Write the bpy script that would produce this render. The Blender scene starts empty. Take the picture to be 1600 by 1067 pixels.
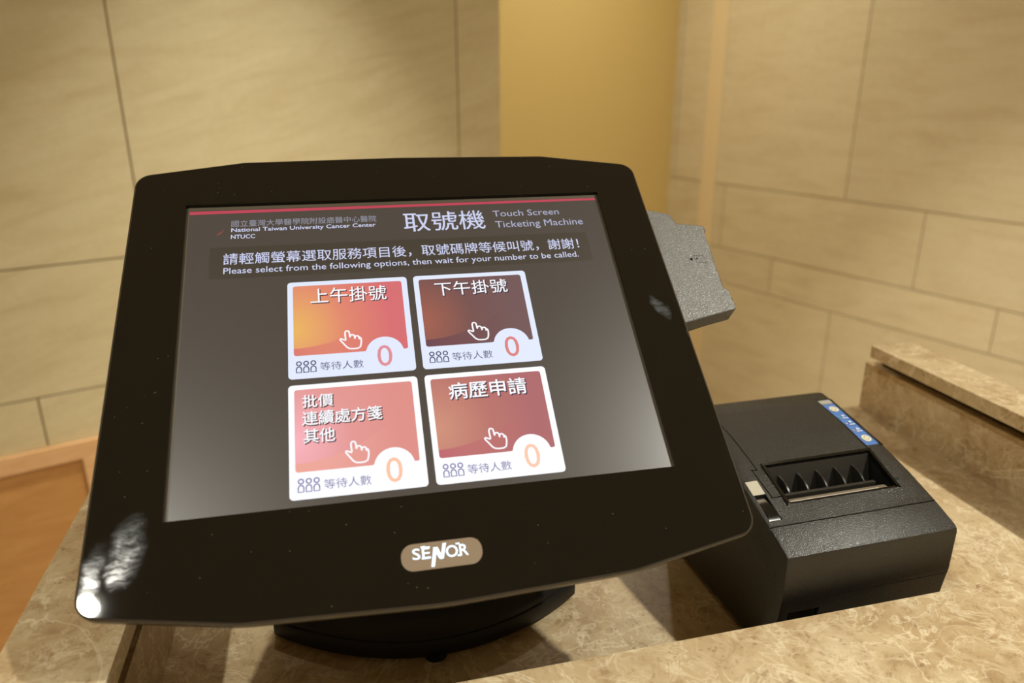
import bpy, bmesh, math, random
from mathutils import Vector, Matrix
from mathutils.geometry import tessellate_polygon
random.seed(4)
S = bpy.context.scene
COL = S.collection
R = math.radians
EYE = 1.46                                   # camera height above the floor

# ------------------------------------------------------------------ camera
cam = bpy.data.cameras.new('camera'); camo = bpy.data.objects.new('camera', cam); COL.objects.link(camo)
p_, r_ = R(19.07768), R(-0.14454)
fw = Vector((0, math.cos(p_), -math.sin(p_))); up = Vector((0, math.sin(p_), math.cos(p_))); rt = Vector((1, 0, 0))
rt2 = math.cos(r_)*rt + math.sin(r_)*up; up2 = -math.sin(r_)*rt + math.cos(r_)*up
camo.matrix_world = Matrix(((rt2.x, up2.x, -fw.x, 0), (rt2.y, up2.y, -fw.y, 0), (rt2.z, up2.z, -fw.z, EYE), (0, 0, 0, 1)))
cam.sensor_fit = 'HORIZONTAL'; cam.sensor_width = 36; cam.lens = 1164.0/1600*36
cam.clip_start = .02
cam.dof.use_dof = True; cam.dof.focus_distance = .53; cam.dof.aperture_fstop = 4.8; cam.dof.aperture_blades = 8
S.camera = camo

# ------------------------------------------------------------------ world, exposure
w = bpy.data.worlds.new('world'); S.world = w; w.use_nodes = True
w.node_tree.nodes['Background'].inputs[0].default_value = (1, .86, .66, 1)
w.node_tree.nodes['Background'].inputs[1].default_value = .01
S.view_settings.view_transform = 'Standard'; S.view_settings.look = 'None'
S.view_settings.exposure = 0; S.view_settings.gamma = 1; S.view_settings.use_curve_mapping = False
WARM = (1, .97, .85)
CEIL = 2.76
# downlights, the first pair inferred, the rest added to light walls and hall: (x, y, watts, lamp diameter, half cone degrees or None)
LAMPS = [(-.645, -.515, 15, .05, 140), (1.15, .14, 27, .07, 150), (-.32, 1.34, 8.5, .09, 56),
         (.97, 1.71, 9, .09, 52), (.43, 2.52, 9, .09, 110), (.75, -1.9, 6, .09, 84), (-2.1, -.1, 6, .09, 84), (-2.0, -1.9, 6, .09, 84)]

# ------------------------------------------------------------------ helpers
def lin(c):
    return tuple(((v/255)/12.92 if v/255 <= .04045 else ((v/255+.055)/1.055)**2.4) for v in c)
def mat(name, col=(128, 128, 128), rough=.5, metal=0, spec=.5, emit=None, estr=1, coat=0):
    m = bpy.data.materials.new(name); m.use_nodes = True
    b = m.node_tree.nodes['Principled BSDF']
    b.inputs['Base Color'].default_value = (*lin(col), 1); b.inputs['Roughness'].default_value = rough
    b.inputs['Metallic'].default_value = metal; b.inputs['Specular IOR Level'].default_value = spec
    if coat: b.inputs['Coat Weight'].default_value = coat; b.inputs['Coat Roughness'].default_value = .05
    if emit: b.inputs['Emission Color'].default_value = (*lin(emit), 1); b.inputs['Emission Strength'].default_value = estr
    return m
class NT:
    def __init__(s, m): s.t = m.node_tree; s.b = s.t.nodes['Principled BSDF']
    def n(s, kind, **kw):
        x = s.t.nodes.new(kind)
        for k, v in kw.items():
            if k.startswith('i_'):
                key = k[2:]; x.inputs[int(key) if key.isdigit() else key.replace('_', ' ')].default_value = v
            else: setattr(x, k, v)
        return x
    def l(s, a, b): s.t.links.new(a, b)
    def coord(s, which='Object', scale=(1, 1, 1), rot=(0, 0, 0), loc=(0, 0, 0)):
        c = s.n('ShaderNodeTexCoord'); m = s.n('ShaderNodeMapping'); s.l(c.outputs[which], m.inputs[0])
        m.inputs['Scale'].default_value = scale; m.inputs['Rotation'].default_value = rot; m.inputs['Location'].default_value = loc
        return m.outputs[0]
    def noise(s, v, scale, detail=4, rough=.55, dist=0):
        x = s.n('ShaderNodeTexNoise'); s.l(v, x.inputs['Vector']); x.inputs['Scale'].default_value = scale
        x.inputs['Detail'].default_value = detail; x.inputs['Roughness'].default_value = rough; x.inputs['Distortion'].default_value = dist
        return x.outputs['Fac']
    def ramp(s, f, stops, interp='LINEAR'):
        x = s.n('ShaderNodeValToRGB'); s.l(f, x.inputs[0]); x.color_ramp.interpolation = interp
        e = x.color_ramp.elements
        while len(e) < len(stops): e.new(.5)
        for q, (p, c) in zip(e, stops): q.position = p; q.color = (*c, 1)
        return x.outputs[0]
    def mix(s, f, a, b, mode='MIX'):
        x = s.n('ShaderNodeMix', data_type='RGBA', blend_type=mode)
        for v, i in ((f, 0), (a, 6), (b, 7)):
            if isinstance(v, (int, float)): x.inputs[i].default_value = v
            elif isinstance(v, tuple): x.inputs[i].default_value = (*v, 1)
            else: s.l(v, x.inputs[i])
        return x.outputs[2]
    def math(s, op, a, b=0., clamp=False):
        x = s.n('ShaderNodeMath', operation=op, use_clamp=clamp)
        for i, v in enumerate((a, b)):
            if isinstance(v, (int, float)): x.inputs[i].default_value = v
            else: s.l(v, x.inputs[i])
        return x.outputs[0]
    def bump(s, h, strength=.2, dist=.001):
        x = s.n('ShaderNodeBump'); x.inputs['Strength'].default_value = strength; x.inputs['Distance'].default_value = dist
        s.l(h, x.inputs['Height']); s.l(x.outputs[0], s.b.inputs['Normal'])
g = lambda v: (v, v, v)

WM = {}                                                    # world matrix of every parent built here
def tag(o, label, cat, group=None, kind=None):
    o['label'] = label; o['category'] = cat
    if group: o['group'] = group
    if kind: o['kind'] = kind
def empty(name, loc, yaw, label, cat, group=None):
    o = bpy.data.objects.new(name, None); COL.objects.link(o); o.empty_display_size = .05
    M = Matrix.Translation(loc) @ Matrix.Rotation(yaw, 4, 'Z'); o.matrix_world = M; WM[o] = M
    tag(o, label, cat, group); return o
def finish(name, me, m, parent, M, smooth=None):
    """mesh whose vertices are in frame M -> object under parent (verts stored in the parent's frame)"""
    P = WM.get(parent, Matrix.Identity(4)) if parent else Matrix.Identity(4)
    if parent: me.transform(P.inverted() @ M); T = P
    else: T = M
    o = bpy.data.objects.new(name, me); COL.objects.link(o)
    me.materials.clear(); me.materials.append(m)
    if smooth:
        for f in me.polygons: f.use_smooth = True
        me.set_sharp_from_angle(angle=R(smooth))
    if parent: o.parent = parent
    else: o.matrix_world = M
    WM[o] = T
    return o
def obj(name, bm, m, parent=None, M=Matrix.Identity(4), smooth=None, bevel=0, seg=2):
    if bevel:
        es = [e for e in bm.edges if len(e.link_faces) == 2 and e.calc_face_angle(0) > R(30)]
        bmesh.ops.bevel(bm, geom=es, offset=bevel, segments=seg, affect='EDGES', profile=.5, clamp_overlap=True)
    bmesh.ops.recalc_face_normals(bm, faces=bm.faces)
    me = bpy.data.meshes.new(name); bm.to_mesh(me); bm.free()
    return finish(name, me, m, parent, M, smooth or (35 if bevel else None))
def box(bm, x0, x1, y0, y1, z0, z1):
    v = [bm.verts.new(c) for c in ((x0,y0,z0),(x1,y0,z0),(x1,y1,z0),(x0,y1,z0),(x0,y0,z1),(x1,y0,z1),(x1,y1,z1),(x0,y1,z1))]
    for q in ((3,2,1,0),(4,5,6,7),(0,1,5,4),(1,2,6,5),(2,3,7,6),(3,0,4,7)): bm.faces.new([v[i] for i in q])
def B(*a):
    bm = bmesh.new(); box(bm, *a); return bm
def loft(bm, rings, cap0=True, cap1=True):
    vs = [[bm.verts.new(p) for p in r] for r in rings]; n = len(vs[0])
    for a, b in zip(vs, vs[1:]):
        for i in range(n): bm.faces.new((a[i], a[(i+1) % n], b[(i+1) % n], b[i]))
    if cap0: bm.faces.new(vs[0][::-1])
    if cap1: bm.faces.new(vs[-1])
def plate(bm, loops, z0, z1, flat=False):
    """polygon with holes between heights z0 and z1"""
    tri = tessellate_polygon([[Vector((x, y, 0)) for x, y in l] for l in loops])
    pts = [p for l in loops for p in l]
    top = [bm.verts.new((x, y, z1)) for x, y in pts]
    for t in tri: bm.faces.new([top[i] for i in t])
    if flat: return
    bot = [bm.verts.new((x, y, z0)) for x, y in pts]
    for t in tri: bm.faces.new([bot[i] for i in t[::-1]])
    k = 0
    for l in loops:
        n = len(l)
        for i in range(n): bm.faces.new((bot[k+i], bot[k+(i+1) % n], top[k+(i+1) % n], top[k+i]))
        k += n
def rounded(cs, seg=8):
    """polygon from (x, y, radius) corners"""
    out = []; n = len(cs)
    for i in range(n):
        P = Vector(cs[i][:2]); A = Vector(cs[i-1][:2]); C_ = Vector(cs[(i+1) % n][:2]); r = cs[i][2]
        a = (A-P).normalized(); c = (C_-P).normalized(); half = a.angle(c)/2
        if r <= 0: out.append(tuple(P)); continue
        d = min(r/math.tan(half), .45*(A-P).length, .45*(C_-P).length); r2 = d*math.tan(half)
        o = P + (a+c).normalized()*(r2/math.sin(half)); s = P+a*d-o; e = P+c*d-o
        a0 = math.atan2(s.y, s.x); da = (math.atan2(e.y, e.x)-a0+math.pi) % (2*math.pi)-math.pi
        for k in range(seg+1):
            t = a0+da*k/seg; out.append((o.x+r2*math.cos(t), o.y+r2*math.sin(t)))
    return out
def rrect(x0, x1, y0, y1, r, seg=6): return rounded([(x0,y0,r),(x1,y0,r),(x1,y1,r),(x0,y1,r)], seg)
def inset(poly, d):
    n = len(poly); out = []
    for i in range(n):
        a = Vector(poly[i-1]); p = Vector(poly[i]); b = Vector(poly[(i+1) % n])
        e1 = (p-a).normalized(); e2 = (b-p).normalized(); nn = Vector((-(e1.y+e2.y), e1.x+e2.x)).normalized()
        c = max(.5, nn.dot(Vector((-e1.y, e1.x)))); q = p+nn*(d/c); out.append((q.x, q.y))
    return out
def ccw(poly):
    a = sum(poly[i-1][0]*poly[i][1]-poly[i][0]*poly[i-1][1] for i in range(len(poly)))
    return poly if a > 0 else poly[::-1]
def circle(cx, cy, r, n=40, ry=None): return [(cx+r*math.cos(2*math.pi*i/n), cy+(ry or r)*math.sin(2*math.pi*i/n)) for i in range(n)]
def stroke(bm, pts, wd, z, closed=True):
    """flat line of width wd along pts"""
    n = len(pts); q = []
    for i in range(n):
        p = Vector(pts[i]); a = Vector(pts[i-1]) if (closed or i) else p; b = Vector(pts[(i+1) % n]) if (closed or i < n-1) else p
        d = ((p-a).normalized()+(b-p).normalized())
        d = d.normalized() if d.length > 1e-6 else (b-p).normalized()
        nn = Vector((-d.y, d.x)); q.append((bm.verts.new((*(p+nn*wd/2), z)), bm.verts.new((*(p-nn*wd/2), z))))
    for i in range(n if closed else n-1):
        j = (i+1) % n; bm.faces.new((q[i][0], q[i][1], q[j][1], q[j][0]))
def chaikin(pts, k=2):
    for _ in range(k):
        o = []
        for i in range(len(pts)):
            a, b = Vector(pts[i]), Vector(pts[(i+1) % len(pts)]); o += [tuple(a*.75+b*.25), tuple(a*.25+b*.75)]
        pts = o
    return pts
def text_mesh(s, box4, z, bold=0., shear=0., depth=0., spacing=1.):
    """lettering as a mesh whose ink fills x0..x1, y0..y1 (None for y1 keeps proportions)"""
    cu = bpy.data.curves.new('lettering', 'FONT'); cu.body = s; cu.size = 1; cu.shear = shear
    cu.space_character = spacing; cu.resolution_u = 3; cu.extrude = 0
    o = bpy.data.objects.new('lettering', cu); COL.objects.link(o)
    dg = bpy.context.evaluated_depsgraph_get(); me = bpy.data.meshes.new_from_object(o.evaluated_get(dg))
    bpy.data.objects.remove(o); bpy.data.curves.remove(cu)
    xs_ = [v.co.x for v in me.vertices]; ys_ = [v.co.y for v in me.vertices]
    x0, x1, y0, y1 = box4; kx = (x1-x0)/(max(xs_)-min(xs_)); ky = kx if y1 is None else (y1-y0)/(max(ys_)-min(ys_))
    mx, my = min(xs_), min(ys_)
    for v in me.vertices: v.co = (x0+(v.co.x-mx)*kx, y0+(v.co.y-my)*ky, z)
    if bold > 0:                                  # heavier strokes: the outline repeated a hair to each side
        bm = bmesh.new(); h = bold*ky
        for i, (a, b) in enumerate(((-1, 0), (1, 0), (0, -1), (0, 1))):
            m2 = me.copy(); m2.transform(Matrix.Translation((a*h, b*h, i*.006))); bm.from_mesh(m2); bpy.data.meshes.remove(m2)
        bm.to_mesh(me); bm.free()
    return me
def boolean(o, bm, op='DIFFERENCE'):
    bmesh.ops.recalc_face_normals(bm, faces=bm.faces)
    me = bpy.data.meshes.new('cut'); bm.to_mesh(me); bm.free(); c = bpy.data.objects.new('cut', me); COL.objects.link(c)
    c.matrix_world = WM[o]
    md = o.modifiers.new('cut', 'BOOLEAN'); md.object = c; md.operation = op; md.solver = 'EXACT'
    bpy.context.view_layer.update()
    dg = bpy.context.evaluated_depsgraph_get(); new = bpy.data.meshes.new_from_object(o.evaluated_get(dg))
    o.modifiers.clear(); old = o.data; o.data = new; bpy.data.meshes.remove(old); bpy.data.objects.remove(c); bpy.data.meshes.remove(me)
def frame(o, x, y, z): return Matrix(((x.x, y.x, z.x, o.x), (x.y, y.y, z.y, o.y), (x.z, y.z, z.z, o.z), (0, 0, 0, 1)))
MM = Matrix.Scale(.001, 4)

# ------------------------------------------------------------------ materials
def stone_tile(name, base, dark, light, rot):
    m = mat(name, base, .42); t = NT(m)
    v = t.coord('Object', (1, 1, 1), (0, rot, 0)); v2 = t.n('ShaderNodeMapping'); t.l(v, v2.inputs[0]); v2.inputs['Scale'].default_value = (3, 3, 16)
    a = t.noise(v2.outputs[0], 1.6, 5, .6, .8); b = t.noise(v, 2.3, 3); c = t.noise(v, 55, 3, .7)
    isl = t.n('ShaderNodeNewGeometry').outputs['Random Per Island']
    col = t.ramp(a, [(.30, lin(dark)), (.50, lin(base)), (.72, lin(light))])
    col = t.mix(t.math('MULTIPLY', b, .5), col, lin(light))
    k = t.math('ADD', t.math('MULTIPLY', isl, .09), .93)
    k = t.math('ADD', k, t.math('MULTIPLY', t.math('SUBTRACT', c, .5), .16))
    cc = t.n('ShaderNodeCombineColor'); [t.l(k, cc.inputs[i]) for i in range(3)]
    t.l(t.mix(1., col, cc.outputs[0], 'MULTIPLY'), t.b.inputs['Base Color']); t.bump(c, .06, .001)
    return m
M_tileL = stone_tile('sandstone_tile', (208, 194, 154), (196, 178, 136), (216, 204, 166), R(14))
M_tileR = stone_tile('sandstone_tile_deep', (207, 191, 154), (196, 177, 138), (214, 200, 165), R(18))
M_grout = mat('grout', (160, 134, 98), .9)
M_yellow = mat('ochre_paint', (206, 179, 112), .62)
t = NT(M_yellow); t.bump(t.noise(t.coord(), 260, 2), .05, .0006)
M_wood = mat('maple_wood', (196, 140, 84), .45)
t = NT(M_wood); v = t.coord('Object', (1.2, 6, 6)); a = t.noise(v, 5, 5, .6, 1.5)
t.l(t.ramp(a, [(.3, lin((182, 130, 72))), (.7, lin((200, 150, 90)))]), t.b.inputs['Base Color'])
M_wood2 = mat('pale_wood', (222, 178, 128), .45)
t = NT(M_wood2); v = t.coord('Object', (1.2, 6, 6)); a = t.noise(v, 6, 5, .6, 1.5)
t.l(t.ramp(a, [(.3, lin((212, 166, 116))), (.7, lin((226, 184, 136)))]), t.b.inputs['Base Color'])
M_ceil = mat('ceiling_paint', (226, 216, 198), .8)
M_floor = mat('floor_stone', (160, 146, 124), .35)
t = NT(M_floor); br = t.n('ShaderNodeTexBrick', i_Scale=1.0, i_Mortar_Size=.004, i_Brick_Width=.8, i_Row_Height=.8); t.l(t.coord(), br.inputs['Vector'])
br.inputs['Color1'].default_value = (*lin((164, 150, 128)), 1); br.inputs['Color2'].default_value = (*lin((154, 140, 118)), 1); br.inputs['Mortar'].default_value = (*lin((110, 86, 60)), 1)
t.l(br.outputs[0], t.b.inputs['Base Color'])
def emperador():
    m = mat('light_emperador_marble', (190, 160, 118), .34, 0, .3); t = NT(m)
    v = t.coord('Object'); d = t.n('ShaderNodeTexNoise', i_Scale=14., i_Detail=5.); t.l(v, d.inputs['Vector'])
    dv = t.n('ShaderNodeVectorMath', operation='MULTIPLY_ADD'); t.l(d.outputs['Color'], dv.inputs[0]); dv.inputs[1].default_value = (.055,)*3; t.l(v, dv.inputs[2]); v2 = dv.outputs[0]
    a = t.noise(v2, 11, 6, .62, .4); b = t.noise(v, 44, 6, .7, .6); fine = t.noise(v2, 160, 4, .7)
    col = t.ramp(a, [(.28, lin((168, 142, 106))), (.44, lin((188, 164, 126))), (.60, lin((202, 182, 146))), (.76, lin((216, 200, 166)))])
    col = t.mix(t.ramp(b, [(.34, g(.7)), (.5, g(0))]), col, lin((158, 128, 92)))
    def veins(sc, w, det, lo_, hi_, amount, seed):
        mp = t.n('ShaderNodeMapping'); t.l(v, mp.inputs[0]); mp.inputs['Location'].default_value = (seed, seed*.7, .2); mp.inputs['Rotation'].default_value = (.3, .2, seed)
        r = t.math('ABSOLUTE', t.math('SUBTRACT', t.noise(mp.outputs[0], sc, det, .62, .9), .5))
        return t.math('MULTIPLY', t.ramp(r, [(0, g(1)), (w, g(0))]), t.ramp(t.noise(mp.outputs[0], sc*.8, 2), [(lo_, g(0)), (hi_, g(amount))]))
    m1 = veins(7, .012, 5, .42, .58, .85, .4); m2 = veins(17, .022, 5, .42, .6, .7, 1.7); m3 = veins(46, .045, 4, .38, .62, .6, 2.9)
    for mk in (m3, m2, m1): col = t.mix(mk, col, lin((232, 218, 186)))
    col = t.mix(t.ramp(fine, [(.30, g(.6)), (.42, g(0))]), col, lin((126, 92, 60)))
    t.l(col, t.b.inputs['Base Color'])
    return m
M_marble = emperador()
M_joint = mat('dark_joint', (52, 40, 28), .8)
def speckle_black(name, col, rough, amp, sp=.5):
    m = mat(name, col, rough, 0, sp); t = NT(m); v = t.coord('Object'); n_ = t.noise(v, 1200, 2, .6); n2 = t.noise(v, 1300, 1)
    t.l(t.ramp(n_, [(.35, g(rough-.1)), (.65, g(rough+.12))]), t.b.inputs['Roughness']); t.bump(n2, amp, .0005)
    return m
M_plastic = speckle_black('charcoal_textured_plastic', (21, 22, 20), .38, .75, .9)
M_plastic2 = speckle_black('black_textured_plastic', (24, 23, 21), .45, .5)
M_reader = speckle_black('grey_textured_plastic', (90, 90, 85), .36, .8, 1.)
M_rib = mat('dark_grey_gloss_plastic', (40, 38, 34), .24)
M_sill = mat('satin_black_plastic', (46, 44, 40), .4)
M_gloss = mat('gloss_black_plastic', (14, 14, 13), .16)
M_matte = mat('matte_black_plastic', (15, 15, 14), .5)
M_rim = mat('dark_bronze_plastic', (58, 51, 42), .27, 0, .7)
M_rubber = mat('rubber', (12, 12, 12), .8)
M_steel = mat('steel', (215, 212, 206), .35, .7)
M_blade = mat('dark_steel', (150, 138, 120), .5, .55)
M_lcdframe = mat('lcd_metal_frame', (84, 76, 62), .5, 0)
def glass_front():
    m = mat('black_printed_glass', (12, 11, 9), .02, 0, .5); t = NT(m); v = t.coord('Object')
    def blob(cx, cy, rx, ry, rot):                      # soft-edged oval in the glass plane, metres
        mp = t.n('ShaderNodeMapping', vector_type='TEXTURE'); t.l(gv, mp.inputs[0]); mp.inputs['Location'].default_value = (cx, cy, 0); mp.inputs['Rotation'].default_value = (0, 0, rot); mp.inputs['Scale'].default_value = (rx, ry, 1)
        ln = t.n('ShaderNodeVectorMath', operation='LENGTH'); t.l(mp.outputs[0], ln.inputs[0])
        return t.ramp(ln.outputs['Value'], [(.45, g(1)), (1., g(0))])
    gm = t.n('ShaderNodeAttribute', attribute_name='plane_uv'); gv = gm.outputs['Vector']
    wob = t.n('ShaderNodeTexNoise', i_Scale=70., i_Detail=3.); t.l(gv, wob.inputs['Vector'])
    ad = t.n('ShaderNodeVectorMath', operation='MULTIPLY_ADD'); t.l(wob.outputs['Color'], ad.inputs[0]); ad.inputs[1].default_value = (.012, .012, 0); t.l(gv, ad.inputs[2])
    off = t.n('ShaderNodeVectorMath', operation='SUBTRACT'); t.l(ad.outputs[0], off.inputs[0]); off.inputs[1].default_value = (.006, .006, 0); gv = off.outputs[0]
    st = t.n('ShaderNodeMapping'); t.l(gv, st.inputs[0]); st.inputs['Rotation'].default_value = (0, 0, R(-30)); st.inputs['Scale'].default_value = (140, 420, 1)
    streak = t.ramp(t.noise(st.outputs[0], 1, 4, .7), [(.30, g(.12)), (.70, g(1))])
    big = t.math('MAXIMUM', blob(-.1715, -.128, .0105, .0240, R(-12)), t.math('MULTIPLY', blob(-.1865, -.136, .0070, .015, R(-10)), .5))
    sm = t.math('MAXIMUM', blob(.1765, .0075, .0052, .0130, R(27)), t.math('MULTIPLY', blob(.194, -.018, .004, .008, R(25)), .4))
    mask = t.math('MULTIPLY', t.math('MAXIMUM', big, t.math('MULTIPLY', sm, .9)), streak)
    vo = t.n('ShaderNodeTexVoronoi', i_Scale=190.); t.l(gm.outputs['Vector'], vo.inputs['Vector'])
    sel = t.n('ShaderNodeSeparateColor'); t.l(vo.outputs['Color'], sel.inputs[0])
    dust = t.math('MULTIPLY', t.math('LESS_THAN', vo.outputs['Distance'], .075), t.math('GREATER_THAN', sel.outputs[0], .72))
    t.l(t.mix(t.math('MULTIPLY', mask, .22), t.mix(t.math('MULTIPLY', dust, .16), lin((17, 15, 11)), lin((190, 170, 140))), lin((175, 185, 195))), t.b.inputs['Base Color'])
    t.l(t.math('ADD', t.math('MULTIPLY', mask, .16), .02), t.b.inputs['Roughness'])
    return m
M_glass = glass_front()
def shown(name, col, k=1.): return mat(name, (8, 8, 8), .5, 0, .25, col, k)
M_bg = mat('lcd_dark_background', (22, 20, 18), .33, 0, .5, (70, 63, 57), 1.)
M_band = mat('lcd_header_band', (22, 20, 18), .33, 0, .5, (61, 54, 45), 1.)
M_red = shown('lcd_red_line', (205, 72, 92), .85)
M_ink = shown('lcd_pale_lettering', (205, 210, 240))
M_inkb = shown('lcd_white_lettering', (250, 250, 255))
M_grey = shown('lcd_grey_lettering', (176, 178, 205))
M_dim = shown('lcd_dim_lettering', (150, 150, 165))
M_cardA = shown('lcd_white_card', (226, 234, 253)); M_cardB = shown('lcd_bright_white_card', (250, 251, 255), 1.02)
M_person = shown('lcd_dark_slate_symbol', (66, 64, 104)); M_purple = shown('lcd_slate_lettering', (92, 88, 128)); M_purple2 = shown('lcd_violet_lettering', (122, 118, 170))
M_shadow = shown('lcd_lettering_shade', (84, 56, 60)); M_shadow2 = shown('lcd_dark_shade', (52, 42, 62))
M_zero = [shown('lcd_rose_digit', (224, 140, 150)), shown('lcd_red_digit', (220, 128, 124)), shown('lcd_peach_digit', (255, 196, 164)), shown('lcd_apricot_digit', (255, 200, 172))]
M_swoosh = shown('lcd_red_swoosh', (160, 70, 68))
def picture(name, x0, x1, y0, y1, hot, mid, far, low):
    """the picture shown on one button: a radial blend, with a curved band along its foot"""
    m = mat(name, (8, 8, 8), .5, 0, .25, (128, 128, 128), 1.); t = NT(m)
    at = t.n('ShaderNodeAttribute', attribute_name='plane_uv'); sp = t.n('ShaderNodeSeparateXYZ'); t.l(at.outputs['Vector'], sp.inputs[0])
    u = t.math('DIVIDE', t.math('SUBTRACT', sp.outputs[0], x0), x1-x0); v = t.math('DIVIDE', t.math('SUBTRACT', sp.outputs[1], y0), y1-y0)
    du = t.math('SUBTRACT', u, .02); dv = t.math('MULTIPLY', t.math('SUBTRACT', v, .36), .62)
    s = t.math('SQRT', t.math('ADD', t.math('MULTIPLY', du, du), t.math('MULTIPLY', dv, dv)))
    col = t.ramp(s, [(.02, lin(hot)), (.45, lin(mid)), (.85, lin(far))])
    edge = t.math('ADD', .10, t.math('MULTIPLY', t.math('POWER', t.math('MAXIMUM', u, 0.), 2.), .62))
    below = t.math('LESS_THAN', v, edge)
    fade = t.math('SUBTRACT', 1., t.math('MULTIPLY', u, 1.25), True)
    t.l(t.mix(t.math('MULTIPLY', below, fade), col, lin(low)), t.b.inputs['Emission Color'])
    return m

# ------------------------------------------------------------------ room shell
ROOM = Matrix.Translation((0, 0, 0)) @ Matrix.Rotation(R(33.2515), 4, 'Z')       # x along the stone wall, y towards it
BL, BY, AR, AE, LO = 1.8, 2.4, 2.4, 1.143, -3.0
def setting(name, bm, m, M=ROOM, bevel=0):
    o = obj(name, bm, m, None, M, bevel=bevel); o['kind'] = 'structure'; return o
def tiles(rows, a0, a1, length, gap, put):
    bm = bmesh.new()
    for z0, z1, j in rows:
        k = math.floor((a0-j)/length); x = j+k*length
        while x < a1:
            xa, xb = max(x, a0), min(x+length, a1)
            if xb-xa > .01: put(bm, xa+(gap if xa > a0 else 0), xb-(gap if xb < a1 else 0), z0+gap, z1-gap)
            x += length
    return bm
E_ = EYE
rowsL = [(E_-.356, E_+.30, .2124), (E_+.30, CEIL, .6), (E_-.639, E_-.356, .60), (E_-.756, E_-.639, -.045)]
rowsR = [(E_-.386, E_+.36, 1.548), (E_+.36, CEIL, 1.26), (E_-.643, E_-.386, 1.26), (E_-.788, E_-.643, .994), (0, E_-.788, 1.541)]
bm = tiles(rowsL, LO, AE, .80, .0018, lambda b, x0, x1, z0, z1: box(b, x0, x1, BL, BL+.02, z0, z1))
wl = setting('wall_left', bm, M_tileL)
bm = B(LO, AE-.001, BL+.006, BY, 0, CEIL); o = setting('wall_left_core', bm, M_grout)
bm = B(AE-.02, AE, BL+.0205, BY, 0, CEIL); o = setting('wall_left_end', bm, M_tileL)
bm = tiles(rowsR, LO, BY, .823, .0018, lambda b, y0, y1, z0, z1: box(b, AR, AR+.02, y0, y1, z0, z1))
setting('wall_right', bm, M_tileR)
setting('wall_right_core', B(AR+.006, AR+.1, LO, BY+.1, 0, CEIL), M_grout)
setting('wall_back', B(AE, AR+.006, BY, BY+.1, 0, CEIL), M_yellow)
setting('wall_front', B(LO-.1, AR+.1, LO-.1, LO, 0, CEIL), M_ceil)
setting('wall_side', B(LO-.1, LO, LO, BL+.6, 0, CEIL), M_yellow)
setting('floor', B(LO-.1, AR+.1, LO-.1, BY+.1, -.05, 0), M_floor)
setting('ceiling', B(LO-.1, AR+.1, LO-.1, BY+.1, CEIL, CEIL+.05), M_ceil)
bm = bmesh.new(); box(bm, LO, AE, BL-.012, BL+.006, E_-.797, E_-.756); box(bm, .014, .06, BL-.012, BL+.006, .10, E_-.797); box(bm, -1.4, -1.35, BL-.012, BL+.006, .10, E_-.797); box(bm, 1.08, AE, BL-.012, BL+.006, .10, E_-.797); box(bm, LO, AE, BL-.012, BL+.006, 0, .10)
setting('trim_1', bm, M_wood2)
setting('trim_2', B(LO, AE-.003, BL-.003, BL+.0058, .09, E_-.79), M_wood)
setting('pale_stripe', B(AR-.004, AR, 2.137, 2.212, 0, CEIL), mat('pale_polished_strip', (222, 200, 156), .3))  # paler vertical band, slightly proud of the right wall tiles

# ------------------------------------------------------------------ downlights
M_ring = mat('white_lamp_ring', (235, 232, 225), .4)
M_lens = mat('lamp_lens', (240, 240, 235), .4, 0, .5, (255, 232, 196), 30.)
lampnames = ['nearest the ticket terminal, behind the viewer', 'above the right rim of the stone counter', 'added unseen to wash the left stone wall',
             'added unseen to wash the right-hand stone wall', 'added unseen to brighten the ochre wall', 'added unseen as fill, right rear of the hall', 'added unseen as fill, left of the hall', 'added unseen as fill, rear left corner of the hall']
for (x, y, pw, dia, cone), nm in zip(LAMPS, lampnames):
    d = empty('ceiling_downlight', (x, y, CEIL), 0, 'round white recessed ceiling downlight ' + nm, 'ceiling light', 'recessed ceiling downlights')
    M = WM[d]
    bm = bmesh.new(); plate(bm, [circle(0, 0, dia/2+.022, 40), circle(0, 0, dia/2+.002, 40)[::-1]], -.008, 0)
    obj('trim_ring', bm, M_ring, d, M)
    bm = bmesh.new(); plate(bm, [circle(0, 0, dia/2+.0015, 40)], -.002, 0)
    obj('lens', bm, M_lens, d, M)
    L = bpy.data.lights.new('downlight_lamp', 'AREA'); L.shape = 'DISK'; L.size = dia; L.energy = pw; L.color = WARM; L.spread = R(cone)
    lo = bpy.data.objects.new('downlight_lamp', L); COL.objects.link(lo); lo.parent = d; lo.location = (0, 0, -.010)

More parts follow.
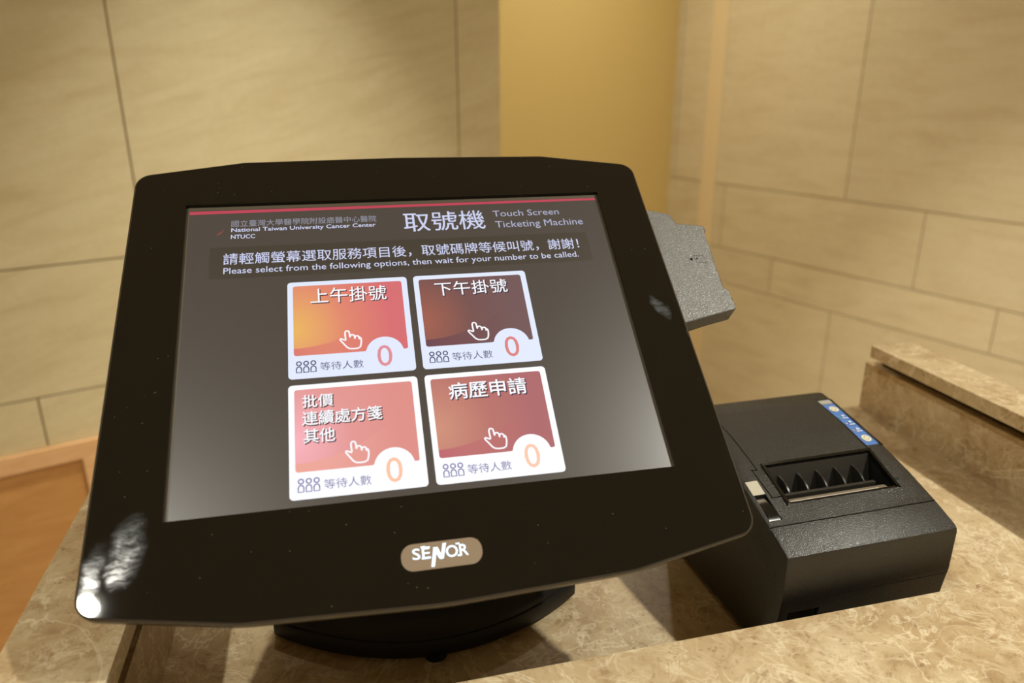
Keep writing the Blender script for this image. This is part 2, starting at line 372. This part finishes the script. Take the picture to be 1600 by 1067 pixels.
# ------------------------------------------------------------------ stone counter
CY = R(14)
ctr = empty('stone_counter', (0, 0, 0), CY, 'beige brown marble counter with raised rims around a sunken tray', 'counter')
CM = WM[ctr]
ZF = EYE-.41                                   # tray floor height
obj('tray_floor', B(-.200, .705, .20, .777, ZF-.03, ZF), M_marble, ctr, CM, bevel=.001)
obj('front_ledge', B(-.202, .716, .06, .364, ZF, ZF+.06), M_marble, ctr, CM, bevel=.0015)
obj('pedestal', B(-.185, .69, .09, .765, .08, ZF-.03), M_wood2, ctr, CM, bevel=.002)
obj('plinth', B(-.16, .665, .12, .74, 0, .08), M_matte, ctr, CM)
def rim(side):
    if side < 0: w0, w1, c0, c1, n0, n1 = -.196, -.143, -.203, -.138, -.190, -.156
    else: w0, w1, c0, c1, n0, n1 = .672, .708, .648, .705, .684, .700
    bm = B(w0, w1, .3645, .775, ZF, ZF+.064)
    a = obj('rim_wall', bm, M_marble, ctr, CM, bevel=.001)
    obj('rim_joint', B(n0, n1, .3645, .760, ZF+.064, ZF+.085), M_joint, ctr, CM)
    y1 = .775 if side < 0 else .742
    obj('rim_cap', B(c0, c1, .3645, y1, ZF+.085, ZF+.1), M_marble, ctr, CM, bevel=.002)
rim(-1); rim(1)

# ------------------------------------------------------------------ ticket terminal
KC = Vector((-.06374736, .47909932, EYE-.15840258))
kx = Vector((.97850919, .20620323, 0)); ky = Vector((-.15819343, .75068522, .64144099)); kz = kx.cross(ky)
KM = frame(KC, kx, ky, kz) @ MM                    # millimetres in the plane of the glass
KYAW = R(11.9)
kio = empty('ticket_terminal', (-.068, .545, ZF+.0004), KYAW, 'black touch screen ticket machine on a swivel foot, in the sunken tray', 'ticket machine')
KB = WM[kio]
OUT = ccw(rounded([(-190.2, 149.3, 12), (-115, 160.8, 30), (0, 162.6, 300), (115, 160.8, 30), (190.3, 148.6, 12), (195, -161.5, 13), (112, -175.8, 60), (0, -180, 300), (-112, -175.8, 60), (-195, -161.5, 13)], 7))
def ring(d, z): return [(x, y, z) for x, y in (inset(OUT, d) if d else OUT)]
bm = bmesh.new()
loft(bm, [ring(1.4, -.2), ring(.5, -.4), ring(0, -1.2), ring(0, -7), ring(1.5, -9.5), ring(9, -13), ring(16, -30), ring(24, -38)], cap0=False)
a = [v for v in bm.verts if abs(v.co.z+.2) < .01]
hs = obj('housing', bm, M_rim, kio, KM, smooth=50)
bm = bmesh.new()
loft(bm, [[(x, y, -36) for x, y in rrect(-120, 120, -110, 90, 25)], [(x, y, -52) for x, y in rrect(-112, 112, -100, 82, 25)], [(x, y, -60) for x, y in rrect(-100, 100, -88, 70, 25)]])
obj('rear_cover', bm, M_plastic2, kio, KM, smooth=40)
OPEN = [(-154, -114.3), (154, -114.3), (154, 119.5), (-154, 119.5)]
def plane_uv(o):
    at = o.data.attributes.new('plane_uv', 'FLOAT_VECTOR', 'POINT'); T = KMu.inverted() @ WM[o]
    for v in o.data.vertices: at.data[v.index].vector = T @ v.co
KMu = frame(KC, kx, ky, kz)
bm = bmesh.new(); plate(bm, [inset(OUT, 1.5), OPEN[::-1]], -2.8, 0)
gl = obj('glass_front', bm, M_glass, kio, KM); plane_uv(gl)
bm = bmesh.new(); plate(bm, [[(-160, -121), (160, -121), (160, 124), (-160, 124)], [(-152, -119), (152, -119), (152, 116.2), (-152, 116.2)][::-1]], -3.6, -2.85)
obj('screen_frame', bm, M_lcdframe, kio, KM)
# badge
bm = bmesh.new(); plate(bm, [rrect(-24.2, 22.6, -159.4, -143.9, 7.7, 12)], 0, .25)
bd = obj('badge', bm, mat('taupe_badge', (140, 122, 102), .35), kio, KM); bd['label'] = 'taupe oval badge with glowing blue white lettering'
M_glow = mat('badge_backlit_lettering', (220, 235, 255), .5, 0, .5, (190, 226, 255), 1.05)
def KT(name, s, bx, z, m, par, **kw): return finish(name, text_mesh(s, bx, z, **kw), m, par, KM)
KT('badge_lettering', 'SE', (-17.6, -7.6, -153.0, -146.8), .30, M_glow, bd, bold=.004)
KT('badge_lettering', 'OR', (1.6, 14.4, -153.9, -147.2), .30, M_glow, bd, bold=.004)
bm = bmesh.new()
for poly in ([(-7.6, -158.1), (-5.7, -158.1), (-3.3, -147.2), (-5.3, -147.2)], [(-5.6, -147.2), (-3.0, -147.2), (-.2, -154.2), (-2.4, -154.2)], [(-2.0, -154.2), (-.2, -154.2), (2.2, -145.4), (.2, -145.4)]):
    plate(bm, [poly], 0, .30, True)
obj('badge_lettering', bm, M_glow, bd, KM)
bm = bmesh.new()
for x0, x1, y in ((-11.9, -7.4, -147.1), (-11.9, -7.4, -153.2), (-12.6, -10.0, -146.6), (-12.6, -10.0, -153.2), (8.0, 10.0, -153.9), (7.6, 9.8, -147.0)): plate(bm, [[(x0, y), (x1, y), (x1, y+.8), (x0, y+.8)]], 0, .31, True)
obj('badge_serif', bm, M_glow, bd, KM)
# --- the lit screen
ZL = -3.0
bm = bmesh.new(); plate(bm, [[(-152, -119), (152, -119), (152, 116.2), (-152, 116.2)]], -5, ZL)
lcd = obj('screen', bm, M_bg, kio, KM); lcd['label'] = 'lit screen showing four coloured buttons and white lettering'
def flat(name, polys, dz, m, uv=False):
    bm = bmesh.new()
    for p in polys: plate(bm, [p], 0, ZL+dz, True)
    o = obj(name, bm, m, lcd, KM)
    if uv: plane_uv(o)
    return o
def LT(name, s, bx, dz, m, **kw): return KT(name, s, bx, ZL+dz, m, lcd, **kw)
flat('header_line', [[(-152, 112.8), (152, 113.9), (152, 116.1), (-152, 115.6)]], .05, M_red)
flat('header_band', [[(-137, 54.6), (137, 54.6), (137, 82), (-137, 82)]], .03, M_band)
flat('emblem_swoosh', [[(-133.7, 92.6), (-130.5, 94.2), (-127.4, 99.1), (-129.6, 96.6)]], .06, M_swoosh)
LT('institution_lettering', '國立臺灣大學醫學院附設癌醫中心醫院', (-123.3, -20.8, 100.2, 106.2), .06, M_dim)
LT('institution_english_lettering', 'National Taiwan University Cancer Center', (-123.2, -21.7, 94.5, 99.1), .06, M_ink, bold=.016)
LT('institution_initials', 'NTUCC', (-123.3, -107.0, 89.3, 92.9), .06, M_ink, bold=.015)
LT('machine_title', '取號機', (-1.0, 60.2, 89.3, 107.6), .06, M_ink, bold=.004)
LT('english_title', 'Touch Screen', (67.4, 119.6, 100.6, 106.5), .06, M_grey)
LT('english_title', 'Ticketing Machine', (67.9, 136.8, 87.7, 96.0), .06, M_grey)
LT('instruction_lettering', '請輕觸螢幕選取服務項目後，取號碼牌等候叫號，謝謝！', (-127.9, 129.0, 66.2, 76.4), .06, M_ink, bold=.004)
LT('english_instruction', 'Please select from the following options, then wait for your number to be called.', (-127.5, 126.8, 57.0, 63.8), .06, M_ink, bold=.004)
HAND = [(-47.93, -1.47), (-48.14, 1.52), (-48.34, 4.79), (-47.57, 6.1), (-45.94, 5.97), (-45.32, 4.29), (-45.16, .43), (-44.54, 2.77), (-42.98, 2.81), (-42.11, 1.72), (-42.04, -.85), (-41.62, 1.68), (-39.98, 1.72), (-39.12, .62), (-39.23, -1.33), (-38.83, .6), (-37.83, -.59), (-37.98, -4.4), (-39.12, -8.1), (-45.1, -8.26), (-47.29, -6.99), (-49.12, -4.32), (-51.77, -.73), (-51.31, .25), (-49.65, -.48)]
CARDS = [  # x shift, y shift, picture blend, titles [(text, x0, x1, y0, y1)], card and ink
    (0, 0, ((234, 178, 96), (224, 132, 108), (214, 108, 112), (218, 118, 110)), [('上午掛號', -69.9, -18.6, 29.8, 42.2)], M_cardA, M_purple, M_shadow),
    (86.3, 0, ((160, 92, 76), (116, 78, 76), (112, 82, 84), (104, 64, 76)), [('下午掛號', 15.6, 67.6, 30.2, 42.0)], M_cardA, M_purple, M_shadow2),
    (-.2, -80.9, ((246, 176, 186), (226, 150, 146), (222, 142, 134), (236, 164, 146)), [('批價', -76.9, -58.0, -49.0, -40.0), ('連續處方箋', -77.2, -28.2, -61.2, -51.6), ('其他', -76.6, -57.8, -73.2, -63.8)], M_cardB, M_purple2, M_shadow),
    (86.2, -80.9, ((206, 142, 120), (184, 112, 104), (172, 100, 104), (188, 100, 108)), [('病歷申請', 15.8, 67.5, -51.8, -39.8)], M_cardB, M_purple2, M_shadow2)]
for i, (dx, dy, pal, titles, mc, mi, msh) in enumerate(CARDS):
    sh = lambda pts: [(x+dx, y+dy) for x, y in pts]
    flat('button_card', [sh(rrect(-85.2, -3.5, -28, 48.4, 2.6))], .05, mc)
    flat('button_picture', [sh(rrect(-81.6, -7.4, -10.8, 45.0, 1.8))], .08, picture('lcd_button_picture', *( [k/1000 for k in (-81.6+dx, -7.4+dx, -10.8+dy, 45+dy)]), *pal), True)
    bm = bmesh.new(); plate(bm, [sh(circle(-22.8, -12.9, 12.5, 48))], 0, ZL+.11, True); plate(bm, [sh([(-36.2, -11), (-34.9, -10.1), (-34.2, -11)])], 0, ZL+.11, True)
    obj('counter_disc', bm, mc, lcd, KM)
    flat('picture_corner', [sh(rrect(-10.3, -7.4, -10.8, -7, 1.2, 4))], .12, bpy.data.materials['lcd_button_picture' + ('' if i == 0 else '.%03d' % i)], True)
    LT('waiting_number', '0', (-28.2+dx, -18.3+dx, -23.2+dy, -7.0+dy), .14, M_zero[i], bold=-.006 if i > 1 else 0)
    LT('waiting_lettering', '等待人數', (-65.2+dx, -37.5+dx, -23.0+dy, -16.8+dy), .14, mi)
    bm = bmesh.new()
    for k in range(3):
        cx = -78.5+4.55*k+dx
        stroke(bm, circle(cx, -16.7+dy, 1.45, 20), .80, ZL+.14)
        stroke(bm, [(cx-1.6, -23.3+dy), (cx+1.6, -23.3+dy), (cx+1.6, -20.6+dy), (cx+1.0, -19.4+dy), (cx, -19.1+dy), (cx-1.0, -19.4+dy), (cx-1.6, -20.6+dy)], .80, ZL+.14)
    obj('people_symbol', bm, M_person if i < 2 else mi, lcd, KM)
    bm = bmesh.new(); stroke(bm, chaikin(sh(HAND), 1), 1.08, ZL+.16)
    obj('pointing_hand_symbol', bm, M_inkb, lcd, KM)
    for (s, x0, x1, y0, y1) in titles:
        b = .012 if i > 1 else .004
        LT('title_shade', s, (x0+.6, x1+.6, y0-.7, y1-.7), .12, msh, bold=b+.012)
        LT('button_title', s, (x0, x1, y0, y1), .15, M_inkb, bold=b)
# --- card reader on the right edge
RD = ccw(rounded([(176, 117, 0), (204, 115.8, 0), (219.5, 111.2, 3), (222.8, 100.9, 1.5), (244.8, 97.4, 2.5), (247.2, 92.5, 1.5), (245.0, 89.6, .6), (243.8, 34, .4), (247.2, 31.6, 1.2), (248.6, 14, 3.2), (205.8, 4.9, 0), (176, -1, 0)], 5))
bm = bmesh.new(); r3 = lambda d, z: [(x, y, z) for x, y in (inset(RD, d) if d else RD)]
loft(bm, [r3(.9, -20), r3(.3, -20.3), r3(0, -21), r3(0, -35)])
rd = obj('card_reader', bm, M_reader, kio, KM, smooth=12); rd['label'] = 'grey textured card reader with an arrow and card symbol'
bm = bmesh.new(); plate(bm, [ccw(rounded([(178, 110, 0), (215, 106, 3), (240, 90, 3), (240, 17, 3), (205, 8, 0), (178, 2, 0)], 4))], -44, -35)
obj('reader_base', bm, M_plastic2, kio, KM, bevel=.8)
bm = bmesh.new(); stroke(bm, [(227.9, 66.7), (236.2, 66.3), (237.0, 59.4), (228.7, 59.8)], .45, -19.95)
plate(bm, [[(226.0, 61.6), (226.4, 65.0), (223.0, 63.6)]], 0, -19.95, True); plate(bm, [circle(230.0, 63.8, .75, 12)], 0, -19.95, True)
obj('card_symbol', bm, mat('symbol_print', (8, 8, 8), .9, 0, 0), rd, KM)
# --- neck and foot
def disc(chord, front, back, n=26):
    pts = [(chord/2*math.cos(math.pi+math.pi*i/n), -.0*chord + front*math.sin(math.pi+math.pi*i/n)) for i in range(n+1)]
    pts += [(chord/2*math.cos(math.pi*i/n), back*math.sin(math.pi*i/n)) for i in range(1, n)]
    return pts
FO = Matrix.Translation((-.0665, .497, ZF+.0004)) @ Matrix.Rotation(R(11.5), 4, 'Z')
D0 = [(.122*math.sin(R(a)), -.047*math.cos(R(a))+.003) for a in ()]
def foot(k, dy=0):
    pts = []
    for i in range(25):
        t = -1+2*i/24; pts.append((t*.121*k, (-.047*(1-t*t))*k+dy))
    pts += [(.121*k, .03*k), (.112*k, .12*k), (.085*k, .15*k), (-.085*k, .15*k), (-.112*k, .12*k), (-.121*k, .03*k)]
    return pts
bm = bmesh.new(); f3 = lambda k, z: [(x, y, z) for x, y in foot(k)]
loft(bm, [f3(.985, .004), f3(1, .006), f3(1, .0175), f3(.99, .0185), f3(.975, .0185), f3(.97, .0205), f3(.95, .025), f3(.80, .034), f3(.55, .046)])
obj('foot_plate', bm, M_matte, kio, FO, smooth=40)
for x, y in ((0, -.0405), (-.085, .0), (.085, .0), (-.07, .12), (.07, .12)):
    bm = bmesh.new(); plate(bm, [circle(x, y, .0085, 20)], 0, .006); obj('rubber_pad', bm, M_rubber, kio, FO)
bm = bmesh.new()
def nk(cx, w_, cy, d_, z): return [(x, y, z) for x, y in rrect(cx-w_, cx+w_, cy-d_, cy+d_, min(w_, d_)*.5)]
loft(bm, [nk(0, .075, .055, .045, .030), nk(0, .062, .052, .036, .06), nk(0, .056, .050, .030, .11), nk(0, .056, .046, .030, .16), nk(0, .056, .040, .026, .185)])
obj('neck', bm, M_matte, kio, FO, smooth=40)

# ------------------------------------------------------------------ receipt printer
PM = Matrix.Translation((.1912, .439, ZF+.0004)) @ Matrix.Rotation(R(15), 4, 'Z') @ MM
prn = empty('receipt_printer', (.1912+.0445, .439+.104, ZF), R(15), 'charcoal thermal receipt printer with blue key strip, right of the ticket machine', 'printer')
prof = [(8, 4), (3, 40), (.3, 60), (0, 62), (0, 94), (.8, 97.2), (3.5, 99.4), (23, 107), (54, 117), (84, 125), (117, 132), (152, 137), (166, 138.5), (173, 136), (177, 129), (179, 118), (179, 4)]
def zt(s):
    q = [(0, 98), (23, 107), (54, 117), (84, 125), (117, 132), (152, 137), (180, 140)]
    for (a, b), (c, d) in zip(q, q[1:]):
        if s <= c: return b+(d-b)*(s-a)/(c-a)
bm = bmesh.new()
def pr(x): return [(x, s+(0), z) for s, z in prof]
def px(x, e):                       # rounded flanks
    return [(x, s, z) for s, z in inset(prof[::-1], e)[::-1]]
loft(bm, [px(0, 2.0), px(.6, .7), px(2, 0), px(143, 0), px(144.4, .7), px(145, 2.0)])
body = obj('case', bm, M_plastic, prn, PM, smooth=30)
sc_ = MM
T = WM[body].inverted() @ PM
def cut(fn):
    bm = bmesh.new(); fn(bm); bm.transform(T); boolean(body, bm)
def hexa(bm, q, z0, z1, follow=True):
    """prism over quad q; heights relative to the sloping top when follow"""
    v0 = [bm.verts.new((x, s, (zt(s) if follow else 0)+z0)) for x, s in q]; v1 = [bm.verts.new((x, s, (zt(s) if follow else 0)+z1)) for x, s in q]
    bm.faces.new(v0[::-1]); bm.faces.new(v1)
    for i in range(len(q)): j = (i+1) % len(q); bm.faces.new((v0[i], v0[j], v1[j], v1[i]))
MOUTH = [(27.5, 42), (122.5, 42), (126, 79), (29.5, 79)]
cut(lambda b: hexa(b, MOUTH, -34, 8))
def groove(b, x0, s0, x1, s1, wd=.9, dep=1.6):
    d = Vector((x1-x0, s1-s0)).normalized(); n_ = Vector((-d.y, d.x))*wd/2; e = d*wd/2*.98
    a = Vector((x0, s0))-e; c = Vector((x1, s1))+e
    hexa(b, [tuple(a-n_), tuple(c-n_), tuple(c+n_), tuple(a+n_)], -dep, 3)
for seg_ in [(-2, 24, 147, 24), (22, 110, 21, 77), (21.6, 77, 16.8, 77), (16.8, 77.6, 17, 48.6), (16.6, 48.6, 27, 48.6), (128, 80, 128.5, 108), (22, 110, 22.5, 150), (128.5, 108, 129, 150)]:
    cut(lambda b, q=seg_: groove(b, *q))
def seam(b): box(b, -2, 147, -2, .9, 58.4, 59.2)
cut(seam)
cut(lambda b: hexa(b, [(3.2, 29.3), (13.6, 29.3), (13.8, 52.5), (4.2, 52.5)], -4.5, 4))
cut(lambda b: hexa(b, [(129.6, 86), (141.6, 86), (141.6, 153), (129.6, 153)], -1.0, 4))
cut(lambda b: box(b, 8, 34, -3, 8, 30, 49))
for f in body.data.polygons: f.use_smooth = True
body.data.set_sharp_from_angle(angle=R(28))
# mouth lining: rim, ribs, sill, cutter
bm = bmesh.new()
def rimbar(b, q, z0, z1): hexa(b, q, z0, z1)
def off(q, d): return inset(q, -d)
inn, outq = MOUTH, off(MOUTH, 2.6)
for i in (1, 2, 3):                                    # right, back and left lips
    j = (i+1) % 4
    hexa(bm, [inn[i], outq[i], outq[j], inn[j]], -4, 1.3)
obj('mouth_lip', bm, M_gloss, prn, PM, bevel=.4)
bm = bmesh.new()
v = [bm.verts.new(c) for c in ((28.6, 42.5, zt(42)-32), (121.6, 42.5, zt(42)-32), (125.5, 78.6, zt(79)-1), (29.8, 78.6, zt(79)-1), (122.5, 66, zt(66)-33), (28.8, 66, zt(66)-33))]
bm.faces.new((v[0], v[1], v[4], v[5])); bm.faces.new((v[5], v[4], v[2], v[3]))
obj('paper_chute', bm, M_sill, prn, PM)
for k in range(5):
    xc = 40.5+17.0*k
    arc = [(54.5, zt(54)-30)]+[(54.5+21.5*(1-math.cos(R(7.5*i))), zt(56)-20+18.5*math.sin(R(7.5*i))) for i in range(13)]+[(79.5, zt(78)-14), (66, zt(66)-34)]
    bm = bmesh.new(); loft(bm, [[(xc-.7, s, z) for s, z in arc], [(xc+.7, s, z) for s, z in arc]])
    obj('paper_rib', bm, M_rib, prn, PM, bevel=.34)
bm = bmesh.new(); box(bm, 30, 112, 51.5, 54.5, zt(50)-20, zt(50)-2.6)
obj('chute_sill', bm, M_sill, prn, PM, bevel=.3)
bm = bmesh.new()                                       # serrated tear bar
n = 76; x0, x1 = 29.5, 117
pts = []
for i in range(n):
    a = x0+(x1-x0)*i/n; b = x0+(x1-x0)*(i+.5)/n; pts += [(a, 47.6), (b, 48.8)]
pts += [(x1, 47.6), (x1, 43.2), (x0, 43.2)]
tri = ccw(pts); zz = lambda s: zt(42)-.9-(s-43.2)*.1
vs0 = [bm.verts.new((x, s, zz(s))) for x, s in tri]; vs1 = [bm.verts.new((x, s, zz(s)-.6)) for x, s in tri]
bm.faces.new(vs0); bm.faces.new(vs1[::-1])
for i in range(len(tri)): j = (i+1) % len(tri); bm.faces.new((vs1[i], vs1[j], vs0[j], vs0[i]))
tb = obj('tear_bar', bm, M_blade, prn, PM); tb['label'] = 'serrated steel tear bar'
bm = bmesh.new(); hexa(bm, [(29.8, 42.3), (108, 42.3), (108, 43.9), (29.8, 43.9)], -2.2, -.7)
obj('bar_edge', bm, M_steel, prn, PM, bevel=.3)
bm = bmesh.new(); hexa(bm, [(28, 40.9), (122.6, 40.9), (122.6, 42.2), (28, 42.2)], -5, .25)
obj('front_lip', bm, M_gloss, prn, PM, bevel=.2)
bm = bmesh.new(); hexa(bm, [(126.5, 47.2), (130.2, 47.2), (130.2, 49), (126.5, 49)], -.5, .15)
obj('latch_slot', bm, M_rubber, prn, PM)
bm = bmesh.new(); hexa(bm, [(3.5, 52.7), (13.6, 52.7), (14.6, 66.2), (4.2, 66.2)], .05, .3)
so = obj('paper_label', bm, mat('silver_label', (196, 190, 172), .4), prn, PM); so['label'] = 'small silver grey sticker'
bm = bmesh.new()
lv = [(3.8, 30, -1.2), (13.0, 30, -1.2), (13.2, 34, .6), (13.2, 51.8, -2.2), (4.6, 51.8, -2.2), (4.0, 34, .6)]
for dz in (0,):
    t0 = [bm.verts.new((x, s, zt(s)+z)) for x, s, z in lv]; t1 = [bm.verts.new((x, s, zt(s)-5)) for x, s, z in lv]
    bm.faces.new((t0[0], t0[1], t0[2], t0[5])); bm.faces.new((t0[5], t0[2], t0[3], t0[4])); bm.faces.new(t1[::-1])
    for i in range(6): j = (i+1) % 6; bm.faces.new((t1[i], t1[j], t0[j], t0[i]))
obj('cover_lever', bm, M_gloss, prn, PM, bevel=.7)
bm = bmesh.new(); box(bm, 10, 32, 4.2, 8.5, 31, 48); ps = obj('power_switch', bm, M_gloss, prn, PM, bevel=.6)
# key strip
bm = bmesh.new(); hexa(bm, [(129.7, 86.2), (141.5, 86.2), (141.5, 146), (129.7, 146)], -.9, -.05)
ks = obj('key_strip', bm, mat('blue_key_strip', (86, 126, 196), .35), prn, PM); ks['label'] = 'blue strip with two white round buttons and small symbols'
bm = bmesh.new(); hexa(bm, [(129.7, 147), (141.5, 147), (141.5, 152.8), (129.7, 152.8)], -.9, .1)
obj('strip_cap', bm, mat('grey_cap', (170, 168, 158), .4), prn, PM)
bm = bmesh.new(); hexa(bm, [(141.7, 84.5), (144.3, 84.5), (144.3, 154), (141.7, 154)], -.6, .12)
obj('strip_edge', bm, M_gloss, prn, PM)
M_btn = mat('white_button', (226, 222, 200), .4); M_sym = mat('white_symbol', (214, 224, 240), .5); M_btn2 = mat('button_print', (150, 140, 96), .5)
def top2(name, polys, dz, m, par):
    bm = bmesh.new()
    for p in polys:
        vs = [bm.verts.new((x, s, zt(s)+dz)) for x, s in p]; lo_ = [bm.verts.new((x, s, zt(s)+dz-.3)) for x, s in p]
        bm.faces.new(vs); bm.faces.new(lo_[::-1])
        for i in range(len(p)): j = (i+1) % len(p); bm.faces.new((lo_[i], lo_[j], vs[j], vs[i]))
    return obj(name, bm, m, par, PM)
for c in (138, 94.5):
    top2('key_button', [circle(135.8, c, 4.1, 28)], .25, M_btn, ks)
    bm = bmesh.new(); stroke(bm, [(x, s) for x, s in circle(135.8, c, 2.1, 20)], .6, 0)
    for v in bm.verts: v.co.z = zt(v.co.y)+.32
    obj('button_symbol', bm, M_btn2, ks, PM)
for k, s in enumerate((126, 116.5, 107)):
    top2('strip_symbol', [[(134, s-3.0), (139.5, s-3.0), (139.5, s-2.0), (134, s-2.0)], [(135.6, s), (138.2, s), (138.2, s+2.2), (135.6, s+2.2)] if k < 2 else [(135.2, s-.6), (138.8, s-.6), (137, s+2.6)]], .0, M_sym, ks)
    top2('indicator_dot', [circle(132.2, s-1, .9, 14)], .02, [mat('green_dot', (110, 190, 120), .4), mat('clear_dot', (190, 190, 190), .4), mat('amber_dot', (206, 160, 130), .4)][k], ks)
for x, y in ((15, 22), (130, 22), (15, 160), (130, 160)):
    bm = bmesh.new(); plate(bm, [circle(x, y, 7, 20)], 0, 4.2); obj('rubber_pad', bm, M_rubber, prn, PM)
